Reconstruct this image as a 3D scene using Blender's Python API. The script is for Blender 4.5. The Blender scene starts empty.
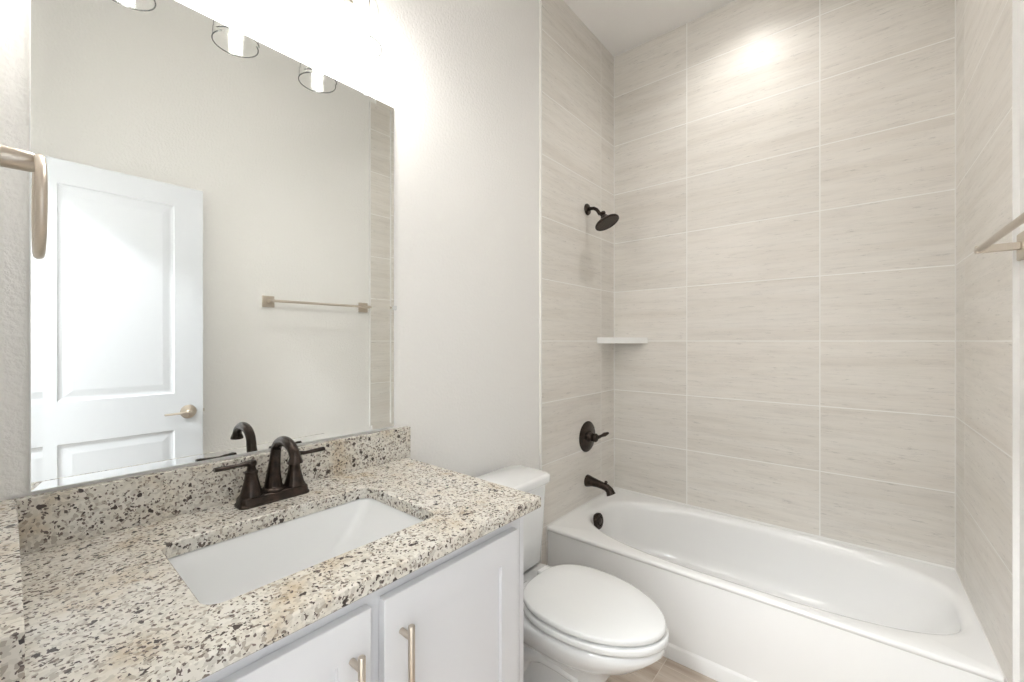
import bpy, bmesh, math, random
from mathutils import Vector, Matrix
random.seed(7)
S = bpy.context.scene
COL = S.collection
PI = math.pi

# ---------------------------------------------------------------- camera, world, lights, exposure
CZ = 1.30                                   # eye height; every z below is world height
cd = bpy.data.cameras.new('camera'); cam = bpy.data.objects.new('camera', cd); COL.objects.link(cam)
cam.location = (1.2225, 0.0, CZ); cam.rotation_euler = (PI/2, 0, math.radians(40.0))
cd.sensor_width = 36; cd.lens = 423.3/1024*36; cd.clip_start = 0.02; cd.clip_end = 50
S.camera = cam
S.view_settings.view_transform = 'Standard'; S.view_settings.look = 'None'
S.view_settings.gamma = 1; S.view_settings.use_curve_mapping = False
S.view_settings.exposure = 1.95
w = bpy.data.worlds.new('world'); S.world = w; w.use_nodes = True
w.node_tree.nodes['Background'].inputs[0].default_value = (1, 1, 1, 1)
w.node_tree.nodes['Background'].inputs[1].default_value = 0.3

BULB = 36.0          # emission strength of the three bulbs
CAN_SHOWER = 7.0; CAN_ROOM = 7.0; HALL_FILL = 19.0  # the hall value drives an added fill light behind the camera
def area(name, loc, size, power, color, rot=(0, 0, 0), shape='DISK'):
    l = bpy.data.lights.new(name, 'AREA'); l.shape = shape; l.size = size; l.energy = power; l.color = color
    o = bpy.data.objects.new(name, l); COL.objects.link(o); o.location = loc; o.rotation_euler = rot
    return o
CEIL = 3.09
def spot(name, loc, power, color, cone, blend):
    l = bpy.data.lights.new(name, 'SPOT'); l.energy = power; l.color = color; l.spot_size = math.radians(cone); l.spot_blend = blend; l.shadow_soft_size = .035
    o = bpy.data.objects.new(name, l); COL.objects.link(o); o.location = loc; return o
spot('ceiling_light_beam', (0.75, 2.10, CEIL-0.008), CAN_SHOWER, (1, .98, .955), 140, 1.0)
spot('ceiling_light_beam', (0.72, 1.08, CEIL-0.008), CAN_ROOM, (1, .98, .955), 100, .9)
area('ceiling_light_beam', (.85, -0.95, 2.60-0.006), 0.30, HALL_FILL, (.93, .965, 1))  # unseen fill light added in the hallway, shining in through the doorway

# ---------------------------------------------------------------- materials
def mat(name, col, rough=0.5, metal=0.0, spec=0.5, coat=0.0):
    m = bpy.data.materials.new(name); m.use_nodes = True
    b = m.node_tree.nodes['Principled BSDF']
    b.inputs['Base Color'].default_value = (*col, 1); b.inputs['Roughness'].default_value = rough
    b.inputs['Metallic'].default_value = metal; b.inputs['Specular IOR Level'].default_value = spec
    b.inputs['Coat Weight'].default_value = coat; b.inputs['Coat Roughness'].default_value = 0.05
    return m, m.node_tree, b
def N(t, kind, **kw):
    n = t.nodes.new(kind)
    for k, v in kw.items(): setattr(n, k, v)
    return n
def mixc(t, fac, a, b, mode='MIX'):
    n = N(t, 'ShaderNodeMix', data_type='RGBA', blend_type=mode)
    for sock, v in ((n.inputs[0], fac), (n.inputs[6], a), (n.inputs[7], b)):
        if hasattr(v, 'links'): t.links.new(v, sock)
        elif isinstance(v, tuple): sock.default_value = (*v, 1)
        else: sock.default_value = v
    return n.outputs[2]
def ramp(t, src, stops, interp='LINEAR'):
    n = N(t, 'ShaderNodeValToRGB'); cr = n.color_ramp; cr.interpolation = interp
    while len(cr.elements) < len(stops): cr.elements.new(0.5)
    for e, (p, c) in zip(cr.elements, stops):
        e.position = p; e.color = (*c, 1) if isinstance(c, tuple) else (c, c, c, 1)
    t.links.new(src, n.inputs[0]); return n.outputs[0]
def bumpn(t, b, height, strength, dist=0.01):
    n = N(t, 'ShaderNodeBump'); n.inputs['Strength'].default_value = strength; n.inputs['Distance'].default_value = dist
    t.links.new(height, n.inputs['Height']); t.links.new(n.outputs[0], b.inputs['Normal'])
def geo_pos(t): return N(t, 'ShaderNodeNewGeometry').outputs['Position']
def noise(t, vec, scale, detail=2, rough=0.5, dist=0.0):
    n = N(t, 'ShaderNodeTexNoise'); n.inputs['Scale'].default_value = scale; n.inputs['Detail'].default_value = detail
    n.inputs['Roughness'].default_value = rough; n.inputs['Distortion'].default_value = dist
    if vec is not None: t.links.new(vec, n.inputs['Vector'])
    return n

def paint_mat(name, col, bump=0.35, rough=0.6):
    m, t, b = mat(name, col, rough)
    p = geo_pos(t); n = noise(t, p, 95, 3, .55)
    r = ramp(t, n.outputs[0], [(0.38, 0.0), (0.62, 1.0)])
    bumpn(t, b, r, bump, 0.004)
    return m
M_wall = paint_mat('wall_paint', (.86, .852, .83), .22)
M_ceil = paint_mat('ceiling_paint', (.89, .875, .855), .2, .8)
M_trim = mat('white_trim', (.80, .80, .79), .35)[0]
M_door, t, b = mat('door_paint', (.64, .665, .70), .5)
M_cab, t, b = mat('cabinet_paint', (.76, .77, .80), .34)
M_porc = mat('white_porcelain', (.86, .87, .87), .07, spec=.5, coat=.4)[0]
M_seat = mat('white_seat_plastic', (.84, .85, .845), .16)[0]
M_tub, t, b = mat('tub_acrylic', (.86, .86, .85), .16, coat=.2)
M_bronze, t, b = mat('oil_rubbed_bronze', (.042, .032, .028), .27, metal=.75, spec=.4, coat=.10)
p = geo_pos(t); n = noise(t, p, 60, 3); t.links.new(ramp(t, n.outputs[0], [(.35, (.024, .018, .015)), (.7, (.060, .042, .033))]), b.inputs['Base Color'])
M_nickel, t, b = mat('brushed_nickel', (.60, .535, .46), .30, metal=1.0)
M_chrome = mat('polished_nickel', (.52, .49, .45), .16, metal=1.0)[0]
M_mirror = mat('mirror_silver', (.90, .915, .90), .0, metal=1.0)[0]
M_glassedge = mat('mirror_glass_edge', (.88, .90, .89), .15)[0]
M_dark = mat('gap_shade_dark', (.05, .04, .035), .6)[0]  # near-black colour that paints the shade in the gap under the tank
M_mark = mat('grey_print', (.35, .35, .36), .5)[0]
M_clip = mat('clear_clip_plastic', (.75, .76, .76), .1)[0]
M_shelf = mat('white_shelf_stone', (.84, .84, .825), .18)[0]
M_caulk = mat('white_caulk', (.86, .85, .82), .4)[0]
M_fgrout = mat('tan_floor_grout', (.62, .55, .47), .7)[0]
M_grout = mat('pale_grout', (.90, .89, .86), .7)[0]

def emis(name, col, strength):
    m = bpy.data.materials.new(name); m.use_nodes = True; t = m.node_tree; t.nodes.clear()
    e = N(t, 'ShaderNodeEmission'); e.inputs[0].default_value = (*col, 1); e.inputs[1].default_value = strength
    o = N(t, 'ShaderNodeOutputMaterial'); t.links.new(e.outputs[0], o.inputs[0]); return m
M_bulb = emis('lit_bulb', (1, .965, .925), BULB)
M_diff = emis('lit_diffuser', (1, .98, .95), 2)

M_glass = bpy.data.materials.new('clear_thin_glass'); M_glass.use_nodes = True
t = M_glass.node_tree; t.nodes.clear()
tr = N(t, 'ShaderNodeBsdfTransparent'); tr.inputs[0].default_value = (.975, .98, .975, 1)
gl = N(t, 'ShaderNodeBsdfGlossy'); gl.inputs['Roughness'].default_value = .02
lw = N(t, 'ShaderNodeLayerWeight'); lw.inputs[0].default_value = .5
lm = N(t, 'ShaderNodeMapRange'); lm.inputs[1].default_value = .55; lm.inputs[2].default_value = 1; lm.inputs[3].default_value = .03; lm.inputs[4].default_value = .38
t.links.new(lw.outputs['Facing'], lm.inputs[0])
t.links.new(ramp(t, lw.outputs['Facing'], [(.72, (.975, .98, .975)), (.97, (.50, .51, .51))]), tr.inputs[0])
mx = N(t, 'ShaderNodeMixShader'); o = N(t, 'ShaderNodeOutputMaterial')
t.links.new(lm.outputs[0], mx.inputs[0]); t.links.new(tr.outputs[0], mx.inputs[1]); t.links.new(gl.outputs[0], mx.inputs[2])
t.links.new(mx.outputs[0], o.inputs[0])
M_glassrim, t, b = mat('glass_rim', (.25, .26, .26), .02); b.inputs['Transmission Weight'].default_value = 1; b.inputs['IOR'].default_value = 1.45

def stone_tile(name, light, mid, dark, rough=.28, floor=False):
    m, t, b = mat(name, mid, rough)
    p = geo_pos(t); sx = N(t, 'ShaderNodeSeparateXYZ'); t.links.new(p, sx.inputs[0])
    at = N(t, 'ShaderNodeAttribute', attribute_name='tile_rand')
    ad = N(t, 'ShaderNodeMath', operation='ADD'); t.links.new(sx.outputs[0], ad.inputs[0]); t.links.new(sx.outputs[1], ad.inputs[1])
    cm = N(t, 'ShaderNodeCombineXYZ')
    if floor:
        t.links.new(sx.outputs[0], cm.inputs[0]); t.links.new(sx.outputs[1], cm.inputs[2])
    else:
        t.links.new(ad.outputs[0], cm.inputs[0]); t.links.new(sx.outputs[2], cm.inputs[2])
    off = N(t, 'ShaderNodeVectorMath', operation='MULTIPLY'); off.inputs[1].default_value = (17, 9, 13); t.links.new(at.outputs['Color'], off.inputs[0])
    add = N(t, 'ShaderNodeVectorMath', operation='ADD'); t.links.new(cm.outputs[0], add.inputs[0]); t.links.new(off.outputs[0], add.inputs[1])
    def mapped(s):
        mp = N(t, 'ShaderNodeMapping'); mp.inputs['Scale'].default_value = s; t.links.new(add.outputs[0], mp.inputs['Vector']); return mp.outputs[0]
    n1 = noise(t, mapped((1.1, 1, 16)), 1.0, 4, .55, .15)
    n2 = noise(t, mapped((6, 1, 80)), 1.0, 4, .65, .2)
    n3 = noise(t, mapped((14, 1, 130)), 1.0, 6, .8, .25)
    c = ramp(t, n1.outputs[0], [(.30, dark), (.48, mid), (.70, light)])
    c2 = ramp(t, n2.outputs[0], [(.30, .84), (.55, 1.0)])
    c = mixc(t, .55, c, c2, 'MULTIPLY')
    spk = ramp(t, n3.outputs[0], [(.35, .55), (.425, 1.0)])
    c = mixc(t, .55, c, spk, 'MULTIPLY')
    v = N(t, 'ShaderNodeSeparateColor'); t.links.new(at.outputs['Color'], v.inputs[0])
    tone = ramp(t, v.outputs[0], [(0, .955), (1, 1.0)])
    c = mixc(t, 1.0, c, tone, 'MULTIPLY')
    t.links.new(c, b.inputs['Base Color'])
    bumpn(t, b, n2.outputs[0], .06, .003)
    return m
M_tile = stone_tile('travertine_wall_tile', (.82, .79, .74), (.79, .755, .70), (.735, .695, .635), .40)
M_floor = stone_tile('travertine_floor_tile', (.68, .60, .52), (.56, .47, .385), (.42, .33, .26), .22, True)

M_gran, t, b = mat('speckled_granite', (.7, .65, .58), .20)
p = geo_pos(t)
dn = noise(t, p, 110, 2); sub = N(t, 'ShaderNodeVectorMath', operation='MULTIPLY_ADD')
t.links.new(dn.outputs['Color'], sub.inputs[0]); sub.inputs[1].default_value = (.008,)*3; t.links.new(p, sub.inputs[2])
def vor(scale, vec):
    v = N(t, 'ShaderNodeTexVoronoi'); v.inputs['Scale'].default_value = scale; v.inputs['Randomness'].default_value = 1
    t.links.new(vec, v.inputs['Vector']); s = N(t, 'ShaderNodeSeparateColor'); t.links.new(v.outputs['Color'], s.inputs[0]); return v, s
big = noise(t, p, 9, 3, .6)
base = ramp(t, big.outputs[0], [(.34, (.75, .735, .695)), (.56, (.71, .675, .61)), (.72, (.59, .50, .38))])
v1, s1 = vor(170, sub.outputs[0])
cells = ramp(t, s1.outputs[0], [(0, (1.02, 1.01, .99)), (.42, (.93, .92, .89)), (.68, (.80, .785, .76)), (.87, (.62, .58, .54))], 'CONSTANT')
c = mixc(t, 1.0, base, cells, 'MULTIPLY')
v2, s2 = vor(235, sub.outputs[0])
dens = noise(t, p, 26, 2, .6)
thr = ramp(t, dens.outputs[0], [(.32, .03), (.68, .18)])
lt = N(t, 'ShaderNodeMath', operation='LESS_THAN'); t.links.new(s2.outputs[1], lt.inputs[0]); t.links.new(thr, lt.inputs[1])
c = mixc(t, lt.outputs[0], c, ramp(t, s2.outputs[0], [(0, (.05, .04, .038)), (1, (.25, .20, .17))]))
v3, s3 = vor(330, sub.outputs[0])
lt2 = N(t, 'ShaderNodeMath', operation='LESS_THAN'); t.links.new(s3.outputs[2], lt2.inputs[0]); lt2.inputs[1].default_value = .05
c = mixc(t, lt2.outputs[0], c, (.14, .11, .10))
v4, s4 = vor(120, sub.outputs[0])
lt3 = N(t, 'ShaderNodeMath', operation='LESS_THAN'); t.links.new(s4.outputs[0], lt3.inputs[0]); lt3.inputs[1].default_value = .022
c = mixc(t, lt3.outputs[0], c, (.07, .055, .05))
t.links.new(c, b.inputs['Base Color'])

# ---------------------------------------------------------------- mesh helpers (all shapes are given in world metres)
class MB:
    def __init__(s): s.v = []; s.f = []; s.m = []; s.rnd = []
    def add(s, vs, fs, mi=0):
        k = len(s.v); s.v += [Vector(v) for v in vs]
        for f in fs: s.f.append([i+k for i in f]); s.m.append(mi)
        return s
    def box(s, x0, x1, y0, y1, z0, z1, mi=0):
        vs = [(x, y, z) for x in (x0, x1) for y in (y0, y1) for z in (z0, z1)]
        return s.add(vs, [(0,1,3,2),(4,6,7,5),(0,4,5,1),(2,3,7,6),(0,2,6,4),(1,5,7,3)], mi)
    def loft(s, loops, cap0=True, cap1=True, mi=0):
        n = len(loops[0]); vs = [v for l in loops for v in l]; fs = []
        for i in range(len(loops)-1):
            for j in range(n):
                a = i*n+j; b_ = i*n+(j+1) % n; fs.append((a, b_, b_+n, a+n))
        if cap0: fs.append(tuple(reversed(range(n))))
        if cap1: fs.append(tuple(range((len(loops)-1)*n, len(loops)*n)))
        return s.add(vs, fs, mi)
    def lathe(s, prof, org, axis=(0, 0, 1), n=40, cap0=True, cap1=True, mi=0, sq=None):
        q = Vector((0, 0, 1)).rotation_difference(Vector(axis).normalized()); org = Vector(org)
        loops = []
        for r, h in prof:
            loops.append([org + q @ Vector((max(r, 1e-5)*math.cos(2*PI*k/n), max(r, 1e-5)*math.sin(2*PI*k/n), h)) for k in range(n)])
        return s.loft(loops, cap0, cap1, mi)
    def tube(s, pts, rad, n=16, flat=1.0, mi=0, closed=False):
        pts = [Vector(p_) for p_ in pts]; k = len(pts)
        if not hasattr(rad, '__len__'): rad = [rad]*k
        loops = []; prev = None
        for i in range(k):
            if closed: d = pts[(i+1) % k] - pts[i-1]
            else: d = pts[min(i+1, k-1)] - pts[max(i-1, 0)]
            d.normalize()
            if prev is None:
                up = Vector((0, 0, 1)) if abs(d.z) < .9 else Vector((0, 1, 0))
                u = d.cross(up).normalized()
            else: u = (prev - d*prev.dot(d)).normalized()
            prev = u; v = d.cross(u)
            loops.append([pts[i] + u*rad[i]*math.cos(2*PI*j/n) + v*rad[i]*flat*math.sin(2*PI*j/n) for j in range(n)])
        if closed: loops.append(loops[0]); return s.loft(loops, False, False, mi)
        return s.loft(loops, True, True, mi)

def shear_wall(mb, k=1.0):          # the right-hand wall is slightly out of square
    for v in mb.v: v.x += .022*(YB-v.y)*k
    return mb
def shear_tub(mb):
    for v in mb.v:
        f = (YB-v.y)/.724
        v.x += .022*(YB-v.y)*max(0, v.x)/W; v.y += (.022*v.x-.008)*f
    return mb
WORLD = {}
def obj(name, mb, mats, parent=None, smooth=35, bevel=0.0, seg=2, origin=None):
    me = bpy.data.meshes.new(name)
    if parent is not None: base = WORLD[parent.name]
    else:
        lo = [min(v[i] for v in mb.v) for i in range(3)]; hi = [max(v[i] for v in mb.v) for i in range(3)]
        base = Vector(((lo[0]+hi[0])/2, (lo[1]+hi[1])/2, lo[2])) if origin is None else Vector(origin)
    me.from_pydata([v-base for v in mb.v], [], mb.f)
    if not isinstance(mats, (list, tuple)): mats = [mats]
    for m_ in mats: me.materials.append(m_)
    for p_, mi in zip(me.polygons, mb.m): p_.material_index = mi
    if mb.rnd:
        a_ = me.color_attributes.new('tile_rand', 'FLOAT_COLOR', 'POINT')
        for i, c_ in enumerate(mb.rnd): a_.data[i].color = c_
    bm = bmesh.new(); bm.from_mesh(me); bmesh.ops.recalc_face_normals(bm, faces=bm.faces); bm.to_mesh(me); bm.free()
    if smooth:
        me.shade_smooth(); me.set_sharp_from_angle(angle=math.radians(smooth))
    o_ = bpy.data.objects.new(name, me); COL.objects.link(o_)
    if parent is not None: o_.parent = parent; WORLD[o_.name] = base
    else: o_.location = base; WORLD[o_.name] = base
    if bevel:
        bv = o_.modifiers.new('bevel', 'BEVEL'); bv.width = bevel; bv.segments = seg; bv.limit_method = 'ANGLE'; bv.angle_limit = math.radians(40)
        bv.harden_normals = False
    return o_
def tag(o_, label, cat, group=None):
    o_['label'] = label; o_['category'] = cat
    if group: o_['group'] = group
    return o_
def thing(name, label, cat, loc, group=None):
    o_ = bpy.data.objects.new(name, None); COL.objects.link(o_); o_.location = loc; o_.empty_display_size = .05
    WORLD[o_.name] = Vector(loc); return tag(o_, label, cat, group)
def struct(name, mb, m_, parent=None, **kw):
    o_ = obj(name, mb, m_, parent, **kw)
    if parent is None: o_['kind'] = 'structure'
    return o_
def arc(c, r, a0, a1, n, plane='xz'):
    out = []
    for i in range(n+1):
        a = a0+(a1-a0)*i/n; ca, sa = math.cos(a)*r, math.sin(a)*r
        out.append((c[0]+ca, c[1], c[2]+sa) if plane == 'xz' else (c[0]+ca, c[1]+sa, c[2]))
    return out
def rrect(x0, x1, y0, y1, r, z, seg=6):
    out = []
    for (cx, cy, a) in ((x1-r, y1-r, 0), (x0+r, y1-r, PI/2), (x0+r, y0+r, PI), (x1-r, y0+r, 3*PI/2)):
        for i in range(seg+1):
            t_ = a+PI/2*i/seg; out.append(Vector((cx+r*math.cos(t_), cy+r*math.sin(t_), z)))
    return out

# ---------------------------------------------------------------- room shell
W = 1.4966; YB = 2.457; YT = 1.683; P = .3063; TW = .607
YF = -.014                                   # room face of the door wall
WR = W + .010; WL = -.010                    # painted walls sit 1 cm behind the tile faces
def tile_field(mb, origin, ud, vd, nrm, us, vs, gap=.0048, mi=0, proud=.0005):
    """us, vs: breakpoints; every cell becomes a slightly proud tile"""
    o3 = Vector(origin); ud = Vector(ud); vd = Vector(vd); nrm = Vector(nrm)
    g = gap/2; ch = .0003
    for i in range(len(us)-1):
        for j in range(len(vs)-1):
            u0, u1, v0, v1 = us[i]+g, us[i+1]-g, vs[j]+g, vs[j+1]-g
            if u1-u0 < .004 or v1-v0 < .004: continue
            a = [o3+ud*u+vd*v - nrm*.002 for u, v in ((u0, v0), (u1, v0), (u1, v1), (u0, v1))]
            b_ = [o3+ud*u+vd*v + nrm*(proud-ch) for u, v in ((u0, v0), (u1, v0), (u1, v1), (u0, v1))]
            c_ = [o3+ud*u+vd*v + nrm*proud for u, v in ((u0+ch, v0+ch), (u1-ch, v0+ch), (u1-ch, v1-ch), (u0+ch, v1-ch))]
            n0 = len(mb.v); mb.loft([a, b_, c_], False, True, mi)
            col = (random.random(), random.random(), random.random(), 1)
            mb.rnd += [col]*(len(mb.v)-n0)
def pad(mb):
    mb.rnd += [(.5, .5, .5, 1)]*(len(mb.v)-len(mb.rnd))

fl = MB(); fl.box(-.16, WR+.15, -1.60, YB+.15, -.10, -.0012, 1); pad(fl)
tile_field(fl, (0, 0, -.0012), (1, 0, 0), (0, 1, 0), (0, 0, 1), [-.01, .289, .594, .899, 1.204, WR, WR+.1], [-1.6, -1.30, -.69, -.08, .53, 1.14, 1.695, 1.75], .003)
struct('floor', fl, [M_floor, M_fgrout], smooth=0)
struct('ceiling', MB().box(-.16, WR+.15, YF-.12, YB+.15, CEIL, CEIL+.10), M_ceil)
struct('ceiling_hall', MB().box(-.16, WR+.15, -1.60, YF-.12, 2.60, 2.70), M_ceil)

wl = struct('wall_left', MB().box(-.16, WL, -1.60, YB+.15, 0, CEIL), M_wall)
wr = struct('wall_right', shear_wall(MB().box(WR, WR+.15, -1.60, YB+.15, 0, CEIL)), M_wall)
wb = struct('wall_back', MB().box(WL, WR, YB+.012, YB+.15, 0, CEIL), M_wall)
OX0, OX1, OZ = .765, 1.415, 2.075
wf = MB().box(WL, OX0, YF-.12, YF, 0, CEIL).box(OX1, WR+.054, YF-.12, YF, 0, CEIL).box(OX0, OX1, YF-.12, YF, OZ, CEIL)
struct('wall_front', wf, M_wall)
struct('wall_hall', MB().box(WL, WR+.088, -1.60, -1.50, 0, 2.60), M_wall)
jb = MB().box(OX0, OX0+.012, YF-.118, YF-.002, 0, OZ).box(OX1-.012, OX1, YF-.118, YF-.002, 0, OZ).box(OX0+.012, OX1-.012, YF-.118, YF-.002, OZ-.012, OZ)
struct('trim_1', jb, M_trim)

rows = [CZ + P*k for k in range(-3, 6)] + [CEIL]          # grout rows; row 0 is at eye level
rowsl = [0, .070, CZ-4*P] + rows
# tile facing of the alcove, each field a part of its wall
tb = MB().box(0, W, YB, YB+.012, .30, CEIL, 1); pad(tb)
tile_field(tb, (0, YB, 0), (1, 0, 0), (0, 0, 1), (0, -1, 0), [0, .4448, .4448+TW, W], rows)
obj('tile_facing', tb, [M_tile, M_grout], wb, smooth=0)
ys = [YT, YB-.170, YB]
tl = MB().box(WL, 0, YT, YB, 0, CEIL, 1); pad(tl)
tile_field(tl, (0, 0, 0), (0, 1, 0), (0, 0, 1), (1, 0, 0), ys, rowsl)
obj('tile_facing', tl, [M_tile, M_grout], wl, smooth=0)
YTR = 1.683
tr_ = MB().box(W, WR, YTR, YB, 0, CEIL, 1); pad(tr_)
tile_field(tr_, (W, 0, 0), (0, 1, 0), (0, 0, 1), (-1, 0, 0), [YTR, YB-.170, YB], rowsl)
shear_wall(tr_); obj('tile_facing', tr_, [M_tile, M_grout], wr, smooth=0)
struct('trim_2', MB().box(WL, .0016, YT-.0075, YT, 0, CEIL), M_caulk)
struct('trim_3', shear_wall(MB().box(W-.0016, WR, YTR-.004, YTR, 0, CEIL)), M_wall)
cb = MB()
for (x, y) in ((0.0, YB), (W, YB)):
    sx = 1 if x == 0 else -1
    cb.add([(x, y-.004, .372), (x+sx*.004, y, .372), (x, y, .372), (x, y-.004, CEIL), (x+sx*.004, y, CEIL), (x, y, CEIL)], [(0,1,4,3),(0,2,1),(3,4,5)])
cb2 = cb
struct('trim_4', cb2, M_caulk, smooth=0)
# skirting boards
bb = MB().box(WL, WL+.013, .86, YT-.008, 0, .085); struct('baseboard_left', bb, M_trim, bevel=.004)
bb = shear_wall(MB().box(WR-.013, WR, YF, YTR-.012, 0, .085)); struct('baseboard_right', bb, M_trim, bevel=.004)

# ---------------------------------------------------------------- bathtub
TF = 1.733; TZ = CZ-.925; TX0 = .0022; TX1 = W-.0022; TY1 = YB-.0022
tub = thing('bathtub', 'white alcove bathtub with an oval basin below the tiled walls', 'bathtub', (W/2, 2.09, 0))
def basin(cx, ax0, ax1, cy, b0, b1, n0, n1, z, K=160):
    out = []
    for k in range(K):
        a = 2*PI*k/K; c_, s_ = math.cos(a), math.sin(a); nn = n1 if c_ >= 0 else n0
        ax = ax1 if c_ >= 0 else ax0; bb_ = b1 if s_ >= 0 else b0
        r = (abs(c_)**nn+abs(s_)**nn)**(-1/nn)
        out.append(Vector((cx+c_*r*ax, cy+s_*r*bb_, z)))
    return out
def rect_from(loop, x0, x1, y0, y1, z):      # outer rectangle, sampled straight out from each basin point
    cx, cy = .77, 2.093; out = []; K = len(loop)
    angs = [math.atan2(p_.y-cy, p_.x-cx) for p_ in loop]
    for x, y in ((x1, y1), (x0, y1), (x0, y0), (x1, y0)):
        c_ = math.atan2(y-cy, x-cx); i = min(range(K), key=lambda q: abs(angs[q]-c_)); angs[i] = c_
    for a in angs:
        dx, dy = math.cos(a), math.sin(a)
        tx_ = ((x1-cx) if dx > 0 else (x0-cx))/dx if abs(dx) > 1e-9 else 9; ty_ = ((y1-cy) if dy > 0 else (y0-cy))/dy if abs(dy) > 1e-9 else 9
        t_ = min(tx_, ty_); out.append(Vector((cx+dx*t_, cy+dy*t_, z)))
    return out
cx0, cy0 = .77, 2.093
def bl(d, z, l=0, r=0, b=0): return basin(cx0, .700-d-l, .700-d-r, cy0, .308-d, .332-d-b, 2.5+l*2, 3.1, z)
inner = [bl(-.020, TZ), bl(-.010, TZ-.001), bl(0, TZ-.004), bl(.009, TZ-.011), bl(.016, TZ-.024), bl(.020, TZ-.040), bl(.024, TZ-.08, .004, .02), bl(.028, TZ-.15, .012, .07),
         bl(.040, TZ-.22, .02, .13), bl(.055, TZ-.265, .03, .18), bl(.085, TZ-.292, .04, .21), bl(.14, TZ-.303, .05, .22), bl(.22, TZ-.306, .10, .24)]
lp = inner[0]
outer = [rect_from(lp, TX0, TX1, TF+.008, TY1, TZ-.022), rect_from(lp, TX0, TX1, TF+.001, TY1, TZ-.016), rect_from(lp, TX0, TX1, TF, TY1, TZ-.009),
         rect_from(lp, TX0, TX1, TF+.003, TY1, TZ-.003), rect_from(lp, TX0+.0, TX1, TF+.010, TY1, TZ)]
m_ = MB(); m_.loft(outer+inner, False, True)
obj('basin_shell', shear_tub(m_), M_tub, tub, smooth=50)
ap = MB(); prof = [(TF+.010, TZ-.014), (TF+.006, TZ-.024), (TF+.008, .062), (TF+.004, .056), (TF+.001, .050), (TF+.001, 0.0), (TF+.03, 0.0), (TF+.03, TZ-.014)]
ap.loft([[Vector((x, y, z)) for y, z in prof] for x in (TX0, TX1)], True, True)
obj('apron', shear_tub(ap), M_tub, tub, smooth=30)
ov = MB(); oc = Vector((.099, 2.055, TZ-.050))
ov.lathe([(.030, -.018), (.038, -.004), (.042, .002), (.042, .015), (.038, .019), (.026, .020), (.024, .016), (.020, .016), (.018, .021), (.006, .023)], oc, (1, 0, .12))
obj('overflow_cover', ov, M_bronze, tub, smooth=40)['label'] = 'dark bronze round overflow cover'
struct('trim_5', shear_tub(MB().box(TX0, TX1, TY1-.001, YB-.0012, TZ-.002, TZ+.004).box(.0012, TX0+.001, TF, YB-.002, TZ-.002, TZ+.004).box(TX1-.001, W-.0012, TF, YB-.002, TZ-.002, TZ+.004)
       .box(.0012, .0045, TF-.004, TF-.0001, 0, TZ-.004)), M_caulk)

# tub spout, valve, shower head (all on the left tiled wall)
YS = 2.120
sp = thing('tub_spout', 'oil-rubbed bronze tub spout low on the tiled wall above the tub', 'spout', (0.0012, YS, CZ-.80))
m_ = MB(); z0 = CZ-.794
pth = [(0.0015, YS, z0), (.010, YS, z0), (.035, YS, z0+.0), (.07, YS, z0-.003), (.10, YS, z0-.008), (.125, YS, z0-.013), (.141, YS, z0-.025), (.151, YS, z0-.046)]
m_.tube(pth, [.034, .033, .026, .021, .0195, .0205, .022, .0255], 24)
obj('spout_body', m_, M_bronze, sp, smooth=50)
m_ = MB().lathe([(.005, 0), (.005, .012), (.008, .015), (.009, .021), (.006, .026), (.001, .028)], (.118, YS, z0-.004), (.1, 0, 1), 20)
obj('diverter_knob', m_, M_bronze, sp, smooth=50)

va = thing('shower_valve', 'oil-rubbed bronze round shower valve plate with a lever handle', 'shower valve', (0.0012, YS, CZ-.543))
zc = CZ-.543
m_ = MB().lathe([(.087, 0), (.087, .003), (.083, .007), (.074, .009), (.070, .012), (.030, .016)], (0.0012, YS, zc), (1, 0, 0), 56)
obj('valve_plate', m_, M_bronze, va, smooth=40)
m_ = MB().lathe([(.030, .010), (.029, .018), (.024, .026), (.021, .045), (.024, .050), (.024, .058), (.019, .064), (.012, .067), (.004, .068)], (0.0012, YS, zc), (1, 0, 0), 32)
m_.tube([(.058, YS, zc), (.066, YS+.022, zc+.003), (.070, YS+.040, zc+.006), (.076, YS+.066, zc+.010), (.082, YS+.098, zc+.014)], [.012, .010, .008, .0125, .007], 16)
obj('valve_handle', m_, M_bronze, va, smooth=50)

sh = thing('shower_fixture', 'oil-rubbed bronze round shower head on a short bent arm, high on the tiled wall', 'shower', (0.0012, YS, CZ+.74))
za = CZ+.748
m_ = MB().lathe([(.033, 0), (.033, .004), (.028, .010), (.014, .014)], (0.0012, YS, za), (1, 0, 0), 36)
obj('arm_flange', m_, M_bronze, sh, smooth=40)
m_ = MB().tube([(.004, YS, za), (.025, YS, za+.001), (.045, YS, za-.002), (.062, YS, za-.012), (.074, YS, za-.028), (.082, YS, za-.042)], .0098, 18)
obj('shower_arm', m_, M_bronze, sh, smooth=50)
ax = Vector((.45, 0, -.89)).normalized(); fc = Vector((.126, YS, CZ+.652))
m_ = MB().lathe([(.012, -.070), (.017, -.066), (.018, -.058), (.013, -.052), (.017, -.046), (.022, -.036), (.034, -.022), (.054, -.011), (.067, -.005), (.070, 0), (.069, .005), (.064, .007), (.062, .004), (.02, .004)], fc, ax, 48)
obj('spray_face', m_, M_bronze, sh, smooth=40)

# corner shelf
m_ = MB(); r_ = .218; zs = CZ+.001
def qd(z, r): return [Vector((.0013, YB-.0013, z))] + [Vector((.0013+r*math.sin(a), YB-.0013-r*math.cos(a), z)) for a in [PI/2*i/24 for i in range(25)]]
m_.loft([qd(zs-.015, r_-.001), qd(zs-.014, r_), qd(zs+.018, r_), qd(zs+.020, r_-.002)])
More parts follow.
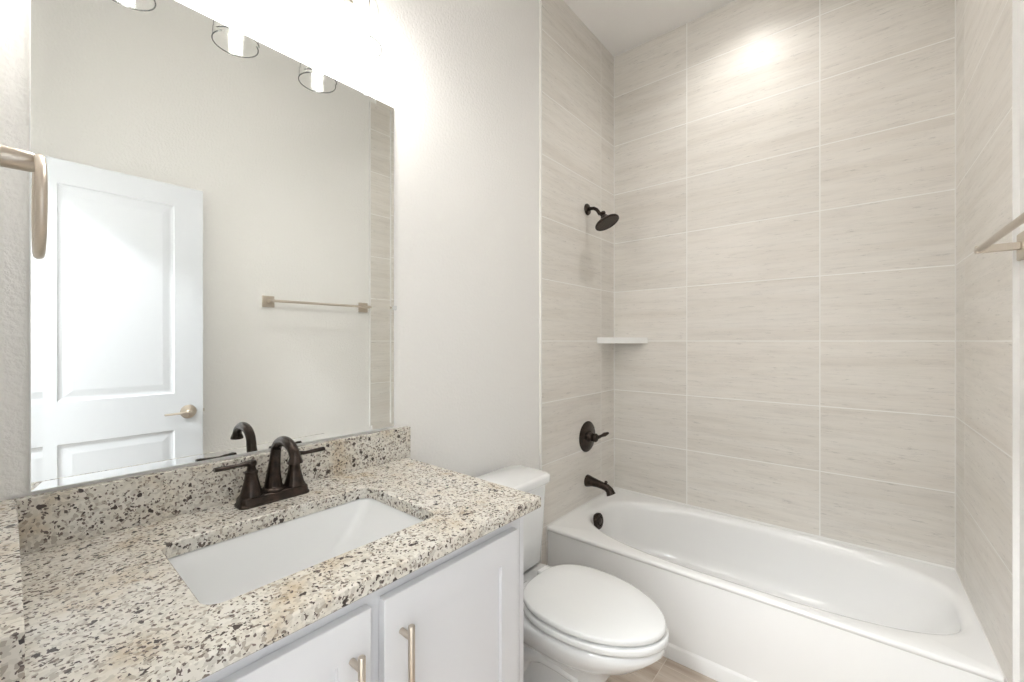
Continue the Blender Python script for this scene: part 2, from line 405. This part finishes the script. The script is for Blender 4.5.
# a stone corner shelf is cut with an almost straight front
for i, v in enumerate(m_.v):
    k = i % 26
    if k:
        a = PI/2*(k-1)/24; f = .80 if 0 < k-1 < 24 else 1
        s_, c_ = math.sin(a), math.cos(a); lin = 1/(s_+c_); mixv = lin*.72+1*.28
        v.x = .0013+(v.x-.0013)*mixv; v.y = YB-.0013+(v.y-YB+.0013)*mixv
tag(obj('corner_shelf', m_, M_shelf, smooth=30), 'small white stone corner shelf between the tiled walls', 'shelf')

# ---------------------------------------------------------------- vanity
VZ = CZ-.400; CT = .030; VY0 = .0115; VY1 = .885; VX1 = .578
SX0, SX1, SY0, SY1 = .163, .465, .190, .640
ct = thing('vanity_countertop', 'speckled beige granite worktop with a cutout, on the white vanity', 'countertop', (.29, .44, VZ-CT))
m_ = MB()
def outl(x0, x1, y0, y1, z, seg=6):   # outer loop, resampled to pair with the rounded cutout
    out = []
    for (cx, cy, a, sx, sy) in ((x1, y1, 0, 1, 1), (x0, y1, 1, -1, 1), (x0, y0, 2, -1, -1), (x1, y0, 3, 1, -1)):
        for i in range(seg+1):
            out.append(Vector((cx, cy, z)))
    # spread the duplicates a little so no face degenerates
    sp_ = .02; k = 0; res = []
    dirs = [((0, -1), (-1, 0)), ((1, 0), (0, -1)), ((0, 1), (1, 0)), ((-1, 0), (0, 1))]
    for q in range(4):
        (ax_, ay_), (bx_, by_) = dirs[q]
        for i in range(seg+1):
            v = out[k].copy(); h = seg/2
            if i < h: v.x += ax_*sp_*(h-i); v.y += ay_*sp_*(h-i)
            elif i > h: v.x += bx_*sp_*(i-h); v.y += by_*sp_*(i-h)
            res.append(v); k += 1
    return res
y0c = YF+.001
o_t = outl(WL+.001, VX1-.003, y0c, VY1-.003, VZ); o_t2 = outl(WL+.001, VX1, y0c, VY1, VZ-.003)
o_b2 = outl(WL+.001, VX1, y0c, VY1, VZ-CT+.003); o_b = outl(WL+.001, VX1-.003, y0c, VY1-.003, VZ-CT)
i_t = rrect(SX0-.002, SX1+.002, SY0-.002, SY1+.002, .030, VZ); i_t2 = rrect(SX0, SX1, SY0, SY1, .028, VZ-.002); i_b = rrect(SX0, SX1, SY0, SY1, .028, VZ-CT)
m_.loft([o_t, o_t2, o_b2, o_b, i_b, i_t2, i_t, o_t], False, False)
obj('granite_slab', m_, M_gran, ct, smooth=30)
ST = CZ-.2965
m_ = MB().box(WL+.001, .012, y0c+.020, VY1+.012-.0, VZ, ST); obj('backsplash', m_, M_gran, ct, bevel=.0015)
m_ = MB().box(WL+.001, .562, y0c, .0115, VZ, ST); obj('side_splash', m_, M_gran, ct, bevel=.0015)

sk = thing('sink', 'white rectangular undermount sink set into the granite worktop', 'sink', (.314, .415, VZ-.20))
m_ = MB(); zt = VZ-CT-.0005
e = .004
L = [rrect(SX0-.03, SX1+.03, SY0-.03, SY1+.03, .05, zt), rrect(SX0-e, SX1+e, SY0-e, SY1+e, .030, zt), rrect(SX0-.001, SX1+.001, SY0-.001, SY1+.001, .030, zt-.004),
     rrect(SX0+.004, SX1-.004, SY0+.005, SY1-.012, .034, zt-.030), rrect(SX0+.014, SX1-.014, SY0+.020, SY1-.060, .040, zt-.090),
     rrect(SX0+.022, SX1-.022, SY0+.032, SY1-.092, .044, zt-.118), rrect(SX0+.034, SX1-.034, SY0+.050, SY1-.112, .046, zt-.128), rrect(SX0+.075, SX1-.075, SY0+.12, SY1-.16, .05, zt-.133)]
m_.loft(L, False, True); obj('basin', m_, M_porc, sk, smooth=60)
m_ = MB().lathe([(.032, 0), (.032, .003), (.027, .005), (.018, .003), (.016, .006), (.002, .008)], (.314, .40, zt-.132), (0, 0, 1), 32)
obj('drain', m_, M_bronze, sk)['label'] = 'dark bronze drain stopper'

# faucet: 4 inch centre-set
FX, FY = .066, .435
fa = thing('sink_faucet', 'oil-rubbed bronze two-handle arched faucet standing behind the sink', 'faucet', (FX, FY, VZ))
def stad(hl, hw, z):   # rounded base outline, long in y
    return rrect(FX-hw, FX+hw, FY-hl, FY+hl, hw*.55, z, 6)
m_ = MB().loft([stad(.083, .030, VZ), stad(.083, .030, VZ+.004), stad(.080, .027, VZ+.007), stad(.079, .026, VZ+.017), stad(.076, .023, VZ+.022), stad(.073, .020, VZ+.0235)])
obj('base_plate', m_, M_bronze, fa, smooth=40)
zb = VZ+.022
for sgn in (-1, 1):
    yc = FY+sgn*.0508
    m_ = MB().lathe([(.0255, 0), (.0255, .004), (.0235, .007), (.0205, .018), (.0160, .036), (.0135, .052), (.0150, .055), (.0150, .059), (.0105, .062), (.0090, .070), (.0105, .074), (.0115, .080), (.0095, .085), (.002, .087)], (FX, yc, zb), (0, 0, 1), 32)
    obj('handle_body', m_, M_bronze, fa, smooth=40)
    m_ = MB(); zl = zb+.079
    m_.tube([(FX, yc-sgn*.004, zl), (FX, yc+sgn*.014, zl+.001), (FX+.001, yc+sgn*.028, zl-.0005), (FX+.002, yc+sgn*.050, zl+.0), (FX+.003, yc+sgn*.070, zl+.001), (FX+.003, yc+sgn*.078, zl+.001)], [.0085, .0085, .0066, .0074, .0084, .0078], 14, .68)
    obj('lever', m_, M_bronze, fa, smooth=50)
m_ = MB()
pts = [(FX-.002, FY, zb-.002), (FX-.002, FY, zb+.010), (FX, FY, zb+.045), (FX+.009, FY, zb+.080)]; rd = [.024, .021, .0160, .0128]
ca = (FX+.070, FY, zb+.096); ra = .057
for i in range(15):
    a = math.radians(172) - math.radians(172-16)*i/14
    pts.append((ca[0]+ra*math.cos(a), FY, ca[2]+ra*.66*math.sin(a))); rd.append(.0120)
pts += [(ca[0]+ra*.975, FY, ca[2]+.006), (ca[0]+ra*.985, FY, ca[2]-.000), (ca[0]+ra*.99, FY, ca[2]-.005)]; rd += [.0135, .0160, .0165]
m_.tube(pts, rd, 24)
obj('spout', m_, M_bronze, fa, smooth=50)
m_ = MB().lathe([(.0275, 0), (.0275, .004), (.023, .009), (.020, .010)], (FX-.002, FY, zb), (0, 0, 1), 32)
obj('spout_collar', m_, M_bronze, fa)

# cabinet
VC = thing('vanity_cabinet', 'white shaker-door vanity cabinet under the granite worktop', 'cabinet', (.27, .42, 0))
CX1 = .546; CY1 = .852; CTOP = VZ-CT-.0008
m_ = MB()
m_.box(WL+.001, CX1, YF+.001, YF+.017, .0, CTOP).box(WL+.001, CX1, CY1-.016, CY1, .0, CTOP).box(WL+.001, WL+.008, YF+.017, CY1-.016, .1, CTOP)
m_.box(WL+.001, CX1, YF+.017, CY1-.016, .10, .115).box(CX1-.075, CX1-.06, YF+.017, CY1-.016, 0, .10)
# face frame: stiles and rails
m_.box(CX1-.018, CX1-.0005, YF+.017, .045, .1155, CTOP).box(CX1-.018, CX1-.0005, .79, CY1-.016, .1155, CTOP)
m_.box(CX1-.018, CX1-.0005, .400, .438, .15, CTOP-.045).box(CX1-.018, CX1-.0005, .045, .79, CTOP-.045, CTOP).box(CX1-.018, CX1-.0005, .045, .79, .1155, .15)
obj('body', m_, M_cab, VC, smooth=0)
DZ1 = CZ-.462; DZ0 = .125; DX0 = CX1+.001; DX1 = .565
def shaker(y0, y1):
    s_ = .062; m_ = MB(); zi0, zi1, yi0, yi1 = DZ0+s_, DZ1-s_-.006, y0+s_, y1-s_
    def rc(x, a, b_, c_, d): return [Vector((x, a, c_)), Vector((x, b_, c_)), Vector((x, b_, d)), Vector((x, a, d))]
    m_.loft([rc(DX0, y0, y1, DZ0, DZ1), rc(DX1-.0012, y0, y1, DZ0, DZ1), rc(DX1, y0+.0012, y1-.0012, DZ0+.0012, DZ1-.0012), rc(DX1, yi0-.001, yi1+.001, zi0-.001, zi1+.001),
             rc(DX1-.0075, yi0, yi1, zi0, zi1)], True, True)
    return m_
def pull(y, z1, parent):
    x = DX1+.030; L_ = .170
    m_ = MB().lathe([(.0052, 0), (.0062, .0012), (.0062, L_-.0012), (.0052, L_)], (x, y, z1-L_), (0, 0, 1), 24)
    for dz in (.022, L_-.022): m_.lathe([(.0056, 0), (.0056, .0295)], (DX1, y, z1-L_+dz), (1, 0, 0), 16)
    return obj('handle', m_, M_nickel, parent, smooth=40)
d1 = obj('door', shaker(.024, .405), M_cab, VC, smooth=0); pull(.369, CZ-.512, d1)
d2 = obj('door', shaker(.431, .807), M_cab, VC, smooth=0); pull(.467, CZ-.512, d2)
for o_ in list(COL.objects):
    if o_.name.startswith('handle') and not o_.name.startswith('handle_body'): o_['label'] = 'brushed nickel bar handle'

# ---------------------------------------------------------------- mirror with bevelled border
MY0, MY1, MZ0, MZ1 = .0265, .8425, CZ-.2905, CZ+.790
XM = -.0045; BW = .0175; DZB = .00062
def mr(x, d): return [Vector((x, MY0+d, MZ0+d)), Vector((x, MY1-d, MZ0+d)), Vector((x, MY1-d, MZ1-d)), Vector((x, MY0+d, MZ1-d))]
m_ = MB(); m_.loft([mr(WL+.0005, .0), mr(XM+DZB-.0006, 0), mr(XM+DZB, .0024)], True, False, 1)
m_.loft([mr(XM+DZB, .0024), mr(XM, BW)], False, True, 0)
mi_ = tag(obj('vanity_mirror', m_, [M_mirror, M_glassedge], smooth=0), 'large frameless rectangular mirror above the granite backsplash', 'mirror')
def clip(y, z, vert):
    m_ = MB()
    if vert: m_.box(WL, XM+.004, y-.006, y+.006, z-.006, z+.007)
    else: m_.box(WL, XM+.004, y-.006, y+.006, z-.007, z+.007)
    m_.lathe([(.003, 0), (.003, .001), (.001, .0016)], (XM+.004, y, z+(.003 if vert else 0)), (1, 0, 0), 12)
    return obj('mirror_clip', m_, M_clip, mi_, bevel=.001)
clip(.735, MZ1+.001, True); clip(.15, MZ1+.001, True); clip(MY1+.001, CZ+.112, False)

# ---------------------------------------------------------------- vanity light
LZ = CZ+.833; LX = .128; LY = (.182, .412, .643)
vl = thing('vanity_light', 'three-lamp wall light with clear glass shades, above the mirror', 'wall light', (0, .412, LZ))
ZB = LZ+.265
m_ = MB().box(WL, WL+.018, .412-.30, .412+.30, ZB-.055, ZB+.055); obj('back_plate', m_, M_chrome, vl, bevel=.004)
for y in LY:
    m_ = MB().tube([(WL+.012, y, ZB), (.05, y, ZB+.006), (.09, y, ZB+.010), (.115, y, ZB+.004), (.128, y, ZB-.016), (LX, y, LZ+.172)], .0075, 16)
    obj('arm', m_, M_chrome, vl, smooth=50)
    m_ = MB().lathe([(.0225, 0), (.0235, .003), (.0235, .030), (.021, .036), (.021, .046), (.012, .052), (.004, .054)], (LX, y, LZ+.120), (0, 0, 1), 32)
    obj('socket', m_, M_chrome, vl, smooth=40)
    sp_ = [(.0545, 0), (.0535, .030), (.0515, .060), (.0490, .090), (.0460, .115), (.0400, .132), (.0300, .141), (.0236, .143)]
    m_ = MB().lathe(sp_, (LX, y, LZ), (0, 0, 1), 56, False, False)
    sd = obj('glass_shade', m_, M_glass, vl, smooth=60)
    m_ = MB().tube([(LX+.0545*math.cos(2*PI*k/48), y+.0545*math.sin(2*PI*k/48), LZ) for k in range(48)], .0016, 8, closed=True)
    obj('rim', m_, M_glassrim, sd, smooth=60)
    m_ = MB().lathe([(.0155, .119), (.0165, .100), (.0170, .060), (.0165, .030), (.012, .016), (.005, .010), (.001, .009)], (LX, y, LZ), (0, 0, 1), 24)
    obj('bulb', m_, M_bulb, vl, smooth=60)['label'] = 'lit white bulb'

# recessed ceiling lights, plus an unseen fill light added in the hallway
def can(x, y, z, r, label):
    c_ = thing('recessed_ceiling_light', label, 'ceiling light', (x, y, z-.004))
    prof = [(r, 0), (r+.018, 0), (r+.020, -.003), (r+.014, -.0045), (r+.002, -.004), (r, -.001)]
    m_ = MB(); m_.lathe([(a, h) for a, h in prof]+[(r, 0)], (x, y, z-.0002), (0, 0, 1), 48, False, False); obj('trim_ring', m_, M_trim, c_)
    m_ = MB().lathe([(r-.001, 0), (r-.001, -.0015), (.001, -.002)], (x, y, z-.0005), (0, 0, 1), 40); obj('diffuser', m_, M_diff, c_)
can(.75, 2.10, CEIL, .075, 'round recessed ceiling light above the bathtub')
can(.72, 1.08, CEIL, .075, 'round recessed ceiling light in the middle of the room')
can(.85, -.95, 2.60, .16, 'unseen round fill light added in the hallway ceiling')

# ---------------------------------------------------------------- toilet
TY = 1.250
to = thing('toilet', 'white two-piece toilet with closed lid between vanity and bathtub', 'toilet', (.35, TY, 0))
def egg(xb, xf, xm, hw, nb, z, nf=1.88, K=64):
    out = []
    for k in range(K):
        a = 2*PI*k/K; c_, s_ = math.cos(a), math.sin(a)
        if c_ >= 0: r = (abs(c_)**nf+abs(s_)**nf)**(-1/nf); out.append(Vector((xm+c_*r*(xf-xm), TY+s_*r*hw, z)))
        else: r = (abs(c_)**nb+abs(s_)**nb)**(-1/nb); out.append(Vector((xm+c_*r*(xm-xb), TY+s_*r*hw, z)))
    return out
Z0 = CZ-.86-.0
m_ = MB()
m_.loft([egg(.10, .600, .34, .116, 5, 0), egg(.10, .602, .34, .117, 5, .012), egg(.105, .590, .34, .106, 5, .035), egg(.11, .570, .35, .088, 4.5, .09),
         egg(.10, .560, .36, .080, 4, .15), egg(.09, .575, .38, .080, 4, .20), egg(.08, .610, .42, .098, 3.6, .25), egg(.07, .655, .45, .130, 3.3, .280), egg(.06, .705, .47, .160, 3.1, .312),
         egg(.05, .738, .49, .177, 2.9, .345), egg(.045, .760, .49, .183, 2.8, .368), egg(.045, .756, .49, .182, 2.8, .384), egg(.05, .748, .49, .176, 2.8, .389)])
for s_ in (-1, 1):   # trapway relief on both flanks
    m_.tube([(.50, TY+s_*.056, .19), (.44, TY+s_*.062, .225), (.37, TY+s_*.064, .235), (.31, TY+s_*.062, .215), (.28, TY+s_*.060, .17), (.25, TY+s_*.060, .11), (.20, TY+s_*.058, .05), (.17, TY+s_*.056, .03)],
            [.012, .030, .037, .040, .040, .040, .036, .02], 18)
obj('bowl', m_, M_porc, to, smooth=60)
def slab(z0, z1, xb, xf, xm, hw, nb, r=.006, mid=0):
    a = [egg(xb+r, xf-r, xm, hw-r, nb, z0), egg(xb+r*.3, xf-r*.3, xm, hw-r*.3, nb, z0+r*.35), egg(xb, xf, xm, hw, nb, z0+r), egg(xb, xf, xm, hw, nb, z1-r),
         egg(xb+r*.3, xf-r*.3, xm, hw-r*.3, nb, z1-r*.3), egg(xb+r, xf-r, xm, hw-r, nb, z1)]
    if mid: a.append(egg(xb+.06, xf-.09, xm, hw-.07, nb, z1+mid)); a.append(egg(xb+.14, xf-.20, xm, hw-.14, nb, z1+mid*1.3))
    return a
m_ = MB().loft(slab(.396, .418, .294, .770, .50, .184, 2.7)); obj('seat', m_, M_seat, to, smooth=60)
m_ = MB().loft(slab(.4225, .442, .292, .762, .50, .179, 2.7, .006, .0025)); obj('lid', m_, M_seat, to, smooth=60)
m_ = MB()
for k, (d, h_) in enumerate(((0, .004), (.006, .003), (.011, .003), (.016, .0035), (.021, .003), (.026, .004))): m_.box(.232-h_/2, .232+h_/2, TY-.013+d, TY-.0098+d, .3889, .3895)
obj('printed_mark', m_, M_mark, to, smooth=0)['label'] = 'small grey printing on the bowl rim'
for a_, b_ in ((-.110, -.055), (.055, .110)): obj('hinge', MB().box(.250, .306, TY+a_, TY+b_, .388, .420), M_seat, to, bevel=.006, seg=3)
def rr2(x0, x1, hw, r, z): return rrect(x0, x1, TY-hw, TY+hw, r, z, 6)
m_ = MB().loft([rr2(.040, .196, .158, .03, .396), rr2(.034, .204, .164, .03, .405), rr2(.028, .208, .174, .03, .52), rr2(.022, .213, .188, .03, .718)]); obj('tank', m_, M_porc, to, smooth=50)
m_ = MB().loft([rr2(.021, .222, .195, .03, .718), rr2(.016, .228, .202, .034, .726), rr2(.016, .229, .203, .036, .744), rr2(.019, .226, .200, .034, .752), rr2(.028, .216, .191, .03, .756)]); obj('tank_lid', m_, M_porc, to, smooth=50)
m_ = MB().box(.050, .185, TY-.125, TY+.125, .386, .397); obj('tank_gasket_shade', m_, M_dark, to)['label'] = 'dark gasket with the shadow line under the tank painted in'  # gasket block coloured dark so the shadow line under the tank is painted in

# ---------------------------------------------------------------- open door, seen in the mirror
DXA, DXB = 1.370, 1.405; DY0, DY1, DZT = .020, .642, CZ+.765
do = MB()
def rc(x, a, b_, c_, d): return [Vector((x, a, c_)), Vector((x, b_, c_)), Vector((x, b_, d)), Vector((x, a, d))]
yb = [DY0, .133, .527, DY1]; zb_ = [.010, .24, CZ-.437, CZ-.257, CZ+.664, DZT]
for side, x, s_ in ((0, DXA, 1), (1, DXB, -1)):
    for i in range(3):
        for j in range(5):
            a, b2, c_, d = yb[i], yb[i+1], zb_[j], zb_[j+1]
            if i == 1 and j in (1, 3):
                do.loft([rc(x, a, b2, c_, d), rc(x+s_*.004, a+.004, b2-.004, c_+.004, d-.004), rc(x+s_*.006, a+.014, b2-.014, c_+.014, d-.014), rc(x+s_*.006, a+.020, b2-.020, c_+.020, d-.020), rc(x+s_*.003, a+.046, b2-.046, c_+.046, d-.046)], False, True)
            else: do.add(rc(x, a, b2, c_, d), [(0, 1, 2, 3)])
e0 = rc(DXA, DY0, DY1, .010, DZT); e1 = rc(DXB, DY0, DY1, .010, DZT); do.loft([e0, e1], False, False)
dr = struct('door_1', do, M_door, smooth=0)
yk, zk = .581, CZ-.352
m_ = MB().lathe([(.033, 0), (.034, .003), (.032, .008), (.022, .012), (.012, .016), (.010, .040), (.011, .046), (.002, .048)], (DXA, yk, zk), (-1, 0, 0), 36)
m_.tube([(DXA-.040, yk+.004, zk), (DXA-.041, yk-.02, zk), (DXA-.042, yk-.05, zk-.001), (DXA-.042, yk-.10, zk-.002)], [.0085, .0085, .0075, .0065], 14, .7)
obj('door_handle', m_, M_nickel, dr, smooth=40)['label'] = 'brushed nickel lever handle'
m_ = MB().lathe([(.033, 0), (.034, .003), (.032, .008), (.022, .012), (.012, .016), (.010, .040), (.002, .044)], (DXB, yk, zk), (1, 0, 0), 36)
m_.tube([(DXB+.038, yk+.004, zk), (DXB+.040, yk-.05, zk-.001), (DXB+.040, yk-.10, zk-.002)], [.0085, .0075, .0065], 14, .7)
obj('door_handle', m_, M_nickel, dr, smooth=40)['label'] = 'brushed nickel lever handle on the wall side'
m_ = MB().box(DXA+.006, DXB-.006, DY1, DY1+.0015, zk-.028, zk+.028).box(DXA+.011, DXB-.011, DY1+.0015, DY1+.009, zk-.008, zk+.008)
obj('latch', m_, M_nickel, dr)

# ---------------------------------------------------------------- towel bar on the right wall
tbz = CZ+.238; tx = 1.428
tw = thing('towel_bar', 'brushed nickel towel bar on square mounts along the right wall', 'towel bar', (WR, 1.32, tbz))
for y in (1.010, 1.628):
    m_ = MB().box(WR-.009, WR, y-.034, y+.034, tbz-.034, tbz+.034); obj('wall_mount', shear_wall(m_), M_nickel, tw, bevel=.003)
    m_ = MB().box(tx-.008, WR-.009, y-.007, y+.007, tbz-.0095, tbz+.0095); obj('bracket', shear_wall(m_), M_nickel, tw, bevel=.002)
m_ = MB().tube([(tx, .996, tbz), (tx, 1.0, tbz), (tx, 1.643, tbz), (tx, 1.647, tbz)], [.0065, .0078, .0078, .0065], 20); obj('bar', shear_wall(m_), M_nickel, tw, smooth=40)

# ---------------------------------------------------------------- towel ring on the door wall
rg = thing('towel_ring', 'brushed nickel towel ring on the wall beside the mirror', 'towel ring', (.345, YF, CZ+.245))
rx, ry, rz = .345, .026, CZ+.245
m_ = MB().lathe([(.026, 0), (.026, .003), (.022, .006), (.014, .008), (.0135, .034), (.012, .038)], (rx, YF, rz), (0, 1, 0), 32); obj('post', m_, M_nickel, rg, smooth=40)
R_ = .066
m_ = MB().tube([(rx+R_*math.sin(2*PI*k/64), ry+.002, rz+.006-R_+R_*math.cos(2*PI*k/64)) for k in range(64)], .0056, 14, closed=True); obj('ring', m_, M_nickel, rg, smooth=60)
